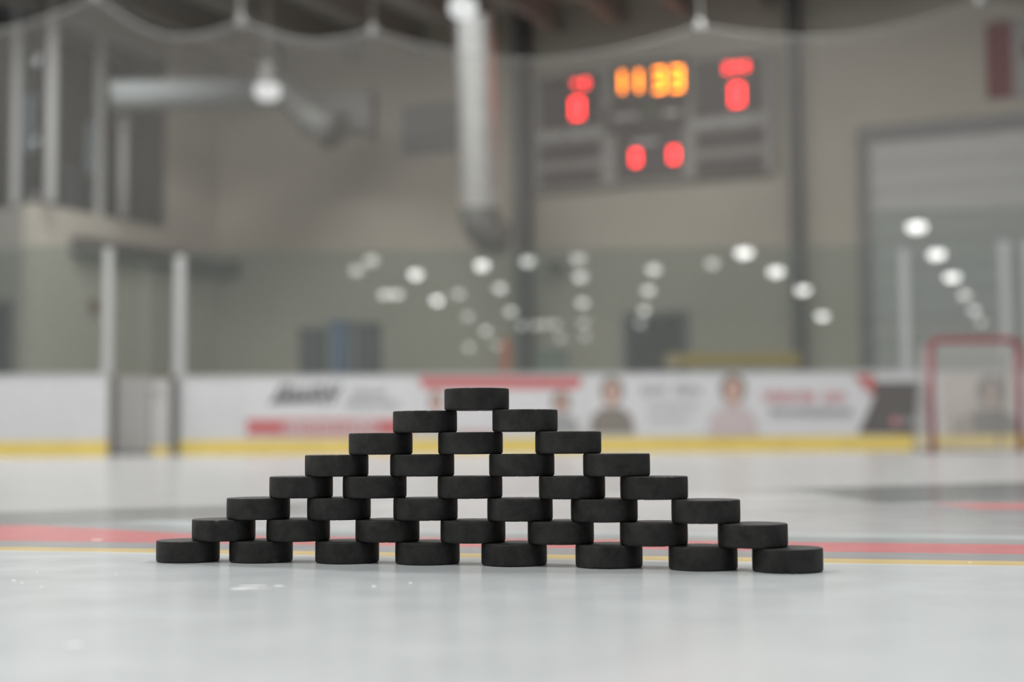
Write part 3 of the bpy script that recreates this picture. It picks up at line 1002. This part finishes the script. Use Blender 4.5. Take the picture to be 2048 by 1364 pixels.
ad = Ad(2, 'banner', 'white banner with slanted black lettering over a red strip', WHITEP, [(492, 757), (826, 757), (826, 872), (492, 872)])
ad.shape('red_strip', REDPR, [(494, 838), (826, 838), (826, 871), (494, 871)])
ad.words(BLACKP, 550, 682, 789, 38, 4, 0.55)
ad.shape('slanted_bar', BLACKP, [(534, 806), (560, 792), (650, 792), (640, 800)])
ad.words(GREYP, 702, 775, 786, 16, 6, 0.3)
ad.words(GREYP, 690, 800, 808, 13, 9, 0.2)
ad.words(WHITEP, 568, 760, 854, 22, 11)
ad = Ad(3, 'banner', 'white banner with a red top edge right behind the topmost pucks', WHITEP, [(836, 757), (1164, 757), (1164, 872), (836, 872)])
ad.shape('red_strip', REDPR, [(836, 754), (1164, 754), (1158, 778), (846, 778)])
portrait(ad, 872, 782, 868, 60, HAIRPR, GREYP2, 9)
portrait(ad, 1122, 782, 868, 76, HAIRPR, GREYP, 8)
ad.words(REDPR, 912, 1000, 866, 9, 8)
ad = Ad(4, 'banner', 'long white banner with two portraits and pale lettering', WHITEP, [(1176, 752), (1712, 748), (1745, 800), (1712, 872), (1176, 872)])
portrait(ad, 1224, 752, 868, 92, OLIVEPR, OLIVEPR, 13)
ad.words(GREYP, 1282, 1334, 780, 17, 4)
ad.words(GREYP, 1350, 1404, 780, 17, 4)
ad.words(GREYP2, 1296, 1396, 812, 12, 8)
ad.words(GREYP2, 1296, 1380, 838, 10, 7)
portrait(ad, 1466, 746, 870, 100, HAIRPR, PINKCL, 15)
ad.words(PINKPR, 1526, 1632, 794, 21, 7)
ad.words(PINKPR, 1648, 1692, 794, 21, 3)
ad.words(GREYP, 1540, 1706, 825, 18, 12)
ad.shape('red_corner', REDPR, [(1706, 751), (1748, 751), (1748, 794)])
ad = Ad(5, 'banner', 'dark grey banner between the portrait banner and the goal', DARKAD, [(1749, 764), (1864, 764), (1864, 870), (1716, 868), (1747, 800)])
ad.shape('red_emblem', PINKPR, oval(1790, 843, 7, 9))
ad.words(GREYP2, 1802, 1850, 842, 12, 5)
ad = Ad(6, 'banner', 'beige photographic banner seen through the goal net', BEIGEAD, [(1884, 750), (2028, 744), (2028, 872), (1884, 876)])
portrait(ad, 1982, 750, 874, 112, CHARAD, CHARAD, 8)
ad.shape('printed_blur', principled('soft_brown_print', (0.30, 0.26, 0.235), 0.5), [(1900, 872), (1952, 872), (1944, 838), (1908, 830)])

# ------------------------------------------------------------------ things behind the glass


def upright_box(name, label, cat, px0, px1, py, Y, mat, dep=0.5, lid=None, group=None):
    p0_, p1_ = at(px0, py, Y), at(px1, py, Y)
    t_ = thing(name, label, cat, Matrix.Translation(((p0_.x + p1_.x) / 2, Y + dep / 2, -0.04)), group)
    hw_ = (p1_.x - p0_.x) / 2
    H_ = p0_.z + 0.04
    bm_ = bmesh.new(); box(bm_, -hw_, hw_, -dep / 2, dep / 2, 0.0, H_ - 0.08, 0.02); link('body', bm_, mat, t_)
    bm_ = bmesh.new(); box(bm_, -hw_ - 0.02, hw_ + 0.02, -dep / 2 - 0.02, dep / 2, H_ - 0.08, H_, 0.02); link('lid', bm_, lid or mat, t_)
    return t_


upright_box('storage_bin', 'dark slate bin behind the glass, left of the blue bin', 'bin', 598, 646, 655, 25.5, DKBLUE)
upright_box('storage_bin', 'blue bin behind the glass in the middle of the dark bins', 'bin', 658, 698, 640, 25.3, BLUEB)
upright_box('storage_bin', 'dark slate bin behind the glass, right of the blue bin', 'bin', 710, 758, 645, 25.5, DKBLUE)
p = at(1011, 678, 24.0)
t = thing('marker_post', 'slim orange-red post behind the glass beside the tall grey column', 'post', Matrix.Translation((p.x, 24.0, -0.04)))
bm = bmesh.new(); box(bm, -0.07, 0.07, -0.04, 0.04, 0.03, p.z + 0.04, 0.01); link('upright', bm, ORANGE, t)
bm = bmesh.new(); box(bm, -0.14, 0.14, -0.12, 0.12, 0, 0.03, 0.005); link('base', bm, ORANGE, t)
p0, p1 = at(1336, 708, 23.5), at(1600, 706, 23.5)
zl = at(1450, 732, 23.5).z
t = thing('barrier', 'long ochre yellow barrier beam behind the glass right of the charcoal door', 'barrier', Matrix.Translation((p0.x, 23.5, -0.04)))
L_ = p1.x - p0.x
bm = bmesh.new(); box(bm, 0, L_, -0.04, 0.04, zl + 0.04, p0.z + 0.04, 0.01); link('beam', bm, OCHRE, t)
for k in range(4):
    x_ = 0.1 + (L_ - 0.2) * k / 3
    bm = bmesh.new(); box(bm, x_ - 0.03, x_ + 0.03, 0.041, 0.10, 0, p0.z, 0.005); link('leg', bm, STEEL, t)
p = at(1345, 722, 23.2)
t = thing('round_sign', 'round tan disc at the left end of the yellow barrier', 'sign', Matrix.Translation((p.x, 23.2, p.z)))
bm = bmesh.new(); prism(bm, ellipse(0, 0, 0.13, 0.13), -0.03, 0); link('disc', bm, principled('tan_disc', (0.42, 0.33, 0.2), 0.5), t)
bm = bmesh.new(); box(bm, -0.02, 0.02, 0, 0.04, -p.z - 0.04, 0.05); link('stem', bm, STEEL, t)
p = at(1102, 700, 24.5)
upright_box('utility_cabinet', 'faint green-grey low cabinet behind the glass right of the column', 'cabinet', 1072, 1136, 700, 24.5, principled('green_grey_cabinet', (0.16, 0.20, 0.175), 0.6))
p = at(190, 612, 22)
a, z = LEFT.hit(190, 612, 0.05)
t = thing('alarm_button', 'small dull red button box on the left wall beside the gate post', 'button', LEFT.at(a, z, 0.06))
bm = bmesh.new(); box(bm, -0.11, 0.11, 0, 0.06, -0.11, 0.11, 0.01); link('box', bm, principled('dull_red_box', (0.16, 0.08, 0.07), 0.6), t)
bm = bmesh.new(); prism(bm, ellipse(0, 0, 0.05, 0.05), -0.015, 0); link('button', bm, REDP, t)

# ------------------------------------------------------------------ goal
GY = 15.6
gl, gr, gt = at(1863, 800, GY), at(2040, 800, GY), at(1950, 680, GY)
GW, GH = gr.x - gl.x, gt.z
GO = thing('hockey_goal', 'red-framed hockey goal with pale net standing on the ice at right', 'goal', Matrix.Translation((gl.x, GY, 0)))
bm = bmesh.new(); tube(bm, [(0, 0, 0.002), (0, 0, GH - 0.10)], 0.035, 14); link('goal_post', bm, REDP, GO, True)
bm = bmesh.new(); tube(bm, [(GW, 0, 0.002), (GW, 0, GH - 0.10)], 0.035, 14); link('goal_post', bm, REDP, GO, True)
bm = bmesh.new()
cb = [(0, 0, GH - 0.10)] + [(0.10 - 0.10 * math.cos(t_), 0, GH - 0.10 + 0.10 * math.sin(t_)) for t_ in (0.4, 0.8, 1.2, 1.57)]
cb += [(GW - x, 0, z) for x, _, z in cb[::-1]]
tube(bm, cb, 0.036, 14); link('crossbar', bm, REDP, GO, True)
DP = 0.75
bm = bmesh.new()
tube(bm, [(0, 0, 0.03), (0.02, DP, 0.03), (GW - 0.02, DP, 0.03), (GW, 0, 0.03)], 0.022, 10); link('base_frame', bm, principled('white_goal_base', (0.5, 0.48, 0.48), 0.5), GO, True)
for x_ in (0.0, GW):
    bm = bmesh.new(); tube(bm, [(x_, 0, GH - 0.03), (x_, 0.34, GH - 0.05), (x_, DP, 0.03)], 0.014, 10); link('back_brace', bm, principled('pale_brace', (0.33, 0.32, 0.32), 0.5), GO, True)
# net with real coordinates for the cords
bm = bmesh.new()
uv = bm.loops.layers.uv.new('UVMap')


def quad(bm_, uv_, c, w_, h_):
    vs_ = [bm_.verts.new(p_) for p_ in c]
    f_ = bm_.faces.new(vs_)
    for l_, q_ in zip(f_.loops, ((0, 0), (w_, 0), (w_, h_), (0, h_))):
        l_[uv_].uv = q_


tz, bz = GH - 0.04, 0.03
quad(bm, uv, [(0, DP, bz), (GW, DP, bz), (GW, 0.34, tz), (0, 0.34, tz)], GW, 1.28)
quad(bm, uv, [(0, 0.34, tz), (GW, 0.34, tz), (GW, 0, tz + 0.01), (0, 0, tz + 0.01)], GW, 0.34)
for x_ in (0.0, GW):
    quad(bm, uv, [(x_, 0, bz), (x_, DP, bz), (x_, 0.34, tz), (x_, 0, tz)], 0.5, 1.2)
me = bpy.data.meshes.new('net'); bm.to_mesh(me); bm.free(); me.materials.append(GOALNET)
o_ = bpy.data.objects.new('net', me); COL.objects.link(o_); o_.parent = GO

# ------------------------------------------------------------------ spectator netting with its sagging head rope
NY = 21.2
HANG = [(-260, 20), (190, -8), (480, 42), (745, 62), (1400, 52), (1960, 0), (2300, -20)]
SAG = [60, 55, 30, 62, 46, 40]
head = []
for (q0, q1), sg in zip(zip(HANG, HANG[1:]), SAG):
    for k in range(16):
        s_ = k / 16
        y_ = q0[1] + (q1[1] - q0[1]) * s_ + sg * 4 * s_ * (1 - s_) * (0.75 if sg > 60 else 1)
        y_ = q0[1] + (q1[1] - q0[1]) * s_ + sg * (1 - abs(2 * s_ - 1) ** 1.7)
        head.append(at(q0[0] + (q1[0] - q0[0]) * s_, y_, NY))
head.append(at(*HANG[-1], NY))
NT = thing('safety_net', 'pale sagging spectator safety net hung in scallops across the end of the rink', 'net', Matrix.Translation((0, NY, 0)))
bm = bmesh.new(); uv = bm.loops.layers.uv.new('UVMap')
zb_ = 2.9
for a_, b_ in zip(head, head[1:]):
    vs_ = [bm.verts.new((a_.x, 0, zb_)), bm.verts.new((b_.x, 0, zb_)), bm.verts.new((b_.x, 0, b_.z)), bm.verts.new((a_.x, 0, a_.z))]
    f_ = bm.faces.new(vs_)
    for l_ in f_.loops:
        l_[uv].uv = (l_.vert.co.x + 20, l_.vert.co.z)
me = bpy.data.meshes.new('mesh_sheet'); bm.to_mesh(me); bm.free(); me.materials.append(NETM)
o_ = bpy.data.objects.new('mesh_sheet', me); COL.objects.link(o_); o_.parent = NT
bm = bmesh.new(); tube(bm, [(p_.x, 0, p_.z) for p_ in head], [0.015 if p_.x < -1.9 else 0.008 for p_ in head], 8); link('head_rope', bm, ROPE, NT, True)
for q in HANG[1:-1]:
    p_ = at(q[0], q[1], NY)
    bm = bmesh.new(); tube(bm, [(p_.x, 0, p_.z), (p_.x, 0, CEIL)], 0.02 if q[0] == 480 else 0.006, 8); link('hanging_rope', bm, ROPE, NT)
    bm = bmesh.new(); lathe(bm, [(0, 0.12), (0.03, 0.10), (0.07, 0.0), (0.03, -0.08), (0, -0.10)], 12, (p_.x, 0, p_.z)); link('knot', bm, ROPE, NT, True)

# ------------------------------------------------------------------ the puck pyramid
R, HH, BV = 0.0377, 0.0127, 0.0026


def puck_mesh(seed):
    rnd = random.Random(seed)
    seg = 112
    prof = [(0.0, -HH)]
    for r_ in (0.012, 0.024, 0.032):
        prof.append((r_, -HH))
    for k in range(6):
        t_ = math.pi / 2 * k / 5
        prof.append((R - BV + BV * math.sin(t_), -HH + BV - BV * math.cos(t_)))
    for z_ in (-0.0065, -0.0033, 0.0, 0.0033, 0.0065):
        prof.append((R + 0.00012 * math.cos(z_ * 120), z_))
    bv2 = 0.0017
    for k in range(6):
        t_ = math.pi / 2 * k / 5
        prof.append((R - bv2 + bv2 * math.cos(t_), HH - bv2 + bv2 * math.sin(t_)))
    for r_ in (0.032, 0.024, 0.012, 0.0):
        prof.append((r_, HH))
    bm_ = bmesh.new()
    lathe(bm_, prof, seg)
    # nicks and worn spots round the rims
    nick = [(rnd.uniform(0, 2 * math.pi), rnd.choice((-1, 1)), rnd.uniform(0.012, 0.045), rnd.uniform(0.0003, 0.0011)) for _ in range(11)]
    # a couple of clear nicks on the side that faces the viewer
    nick += [(-math.pi / 2 + rnd.uniform(-0.9, 0.9), rnd.choice((-1, 1, 1)), rnd.uniform(0.015, 0.04), rnd.uniform(0.0005, 0.0013)) for _ in range(2)]
    for v in bm_.verts:
        rad = math.hypot(v.co.x, v.co.y)
        if rad < 0.03:
            continue
        th = math.atan2(v.co.y, v.co.x)
        for a_, sd, w_, dp in nick:
            da = (th - a_ + math.pi) % (2 * math.pi) - math.pi
            dz = v.co.z - sd * HH
            g_ = math.exp(-(da / w_) ** 2 - (dz / 0.0022) ** 2)
            if g_ > 0.02:
                k_ = 1 - dp * g_ / rad
                v.co.x *= k_; v.co.y *= k_
                v.co.z -= sd * dp * 0.5 * g_
    me_ = bpy.data.meshes.new('hockey_puck')
    bmesh.ops.recalc_face_normals(bm_, faces=bm_.faces)
    bm_.to_mesh(me_); bm_.free()
    for p_ in me_.polygons:
        p_.use_smooth = True
    me_.materials.append(RUBBER)
    return me_


PUCKS = [[(-0.0417, 1.7536)], [(-0.1032, 1.7713), (0.0144, 1.736)], [(-0.1567, 1.7851), (-0.0493, 1.7559), (0.0635, 1.7194)],
         [(-0.2103, 1.7974), (-0.1067, 1.7722), (0.0103, 1.7374), (0.1171, 1.7002)],
         [(-0.2539, 1.8062), (-0.164, 1.7868), (-0.0501, 1.7562), (0.0673, 1.7181), (0.1577, 1.6849)],
         [(-0.3066, 1.8153), (-0.2075, 1.7968), (-0.1029, 1.7712), (0.0079, 1.7381), (0.103, 1.7054), (0.2124, 1.6633)],
         [(-0.3494, 1.8215), (-0.2574, 1.8068), (-0.1486, 1.7831), (-0.0469, 1.7552), (0.0542, 1.7227), (0.1568, 1.6852), (0.2606, 1.6434)],
         [(-0.3934, 1.8266), (-0.3031, 1.8148), (-0.1974, 1.7945), (-0.1007, 1.7706), (0.0008, 1.7404), (0.1077, 1.7036), (0.2088, 1.6647), (0.2953, 1.6287)]]
NUM = ['one', 'two', 'three', 'four', 'five', 'six', 'seven', 'eight']
ORD = ['first', 'second', 'third', 'fourth', 'fifth', 'sixth', 'seventh', 'eighth']
for i, row in enumerate(PUCKS):
    for j, (x, y) in enumerate(row):
        seed = i * 17 + j * 5 + 3
        o_ = bpy.data.objects.new('hockey_puck', puck_mesh(seed))
        COL.objects.link(o_)
        rnd = random.Random(seed)
        o_.location = (x, y, (7 - i) * 0.0254 + 0.0127 + 0.0001)
        if i == 0:
            lab = 'black hockey puck alone at the very top of the pyramid'
        else:
            n_ = len(row)
            pos = 'leftmost' if j == 0 else ('rightmost' if j == n_ - 1 else ORD[j] + ' from left')
            rowname = 'the bottom row on the ice' if i == 7 else 'the ' + ORD[i] + ' row from the top'
            lab = 'black hockey puck, %s of the %s in %s' % (pos, NUM[n_ - 1], rowname)
        tag(o_, lab, 'puck', 'black hockey pucks stacked in a pyramid')

# ------------------------------------------------------------------ frost crumbs on the ice


def ice_pt(px, py):
    d = FWD + RGT * (px - 1024) / FPX - UPV * (py - 682) / FPX
    return EYE + d * (EYE.z / -d.z)


def frost(px, py, lx, ly, h, seed, label):
    p_ = ice_pt(px, py)
    rnd = random.Random(seed)
    bm_ = bmesh.new()
    bmesh.ops.create_icosphere(bm_, subdivisions=3, radius=1.0)
    for v in bm_.verts:
        k_ = 1 + 0.35 * math.sin(v.co.x * 5 + seed) * math.cos(v.co.y * 4 + seed * 2) + rnd.uniform(-0.06, 0.06)
        v.co = Vector((v.co.x * lx * k_, v.co.y * ly * k_ + v.co.x * lx * 0.12, max(v.co.z, -0.2) * h))
    o__ = link('frost_patch', bm_, FROST, None, True)
    o__.location = (p_.x, p_.y, h * 0.15)
    tag(o__, label, 'frost', 'bits of frost on the near ice')


frost(498, 1177, 0.0185, 0.0022, 0.0006, 1, 'long white frost streak on the ice below the second bottom puck')
frost(505, 1171, 0.014, 0.0008, 0.0004, 11, 'thin frost line just behind the long white streak')
frost(559, 1172, 0.005, 0.0012, 0.0006, 2, 'small white frost dash right of the long streak')
frost(748, 1173, 0.0022, 0.0016, 0.0006, 3, 'tiny frost crumb below the third bottom puck')
frost(821, 1166, 0.0018, 0.0014, 0.0006, 4, 'tiny frost crumb below the fourth bottom puck')
frost(194, 1080, 0.008, 0.003, 0.0008, 5, 'frost crumb near the yellow stripe at far left')
frost(28, 1161, 0.0022, 0.0014, 0.0007, 6, 'leftmost frost crumb on the ice near the left edge')
frost(44, 1166, 0.0014, 0.001, 0.0006, 7, 'second frost crumb from the left edge')
frost(84, 1173, 0.0016, 0.001, 0.0006, 8, 'third frost crumb from the left edge')
frost(75, 1144, 0.0012, 0.0009, 0.0006, 9, 'frost speck above the row of crumbs at left')
frost(232, 1149, 0.0011, 0.0011, 0.0007, 10, 'frost speck left of the leftmost bottom puck')
frost(148, 1290, 0.0055, 0.0025, 0.0004, 12, 'blurred pale frost smudge low at the left of the ice')
frost(1940, 1125, 0.0016, 0.001, 0.0007, 13, 'frost speck on the yellow stripe at right')
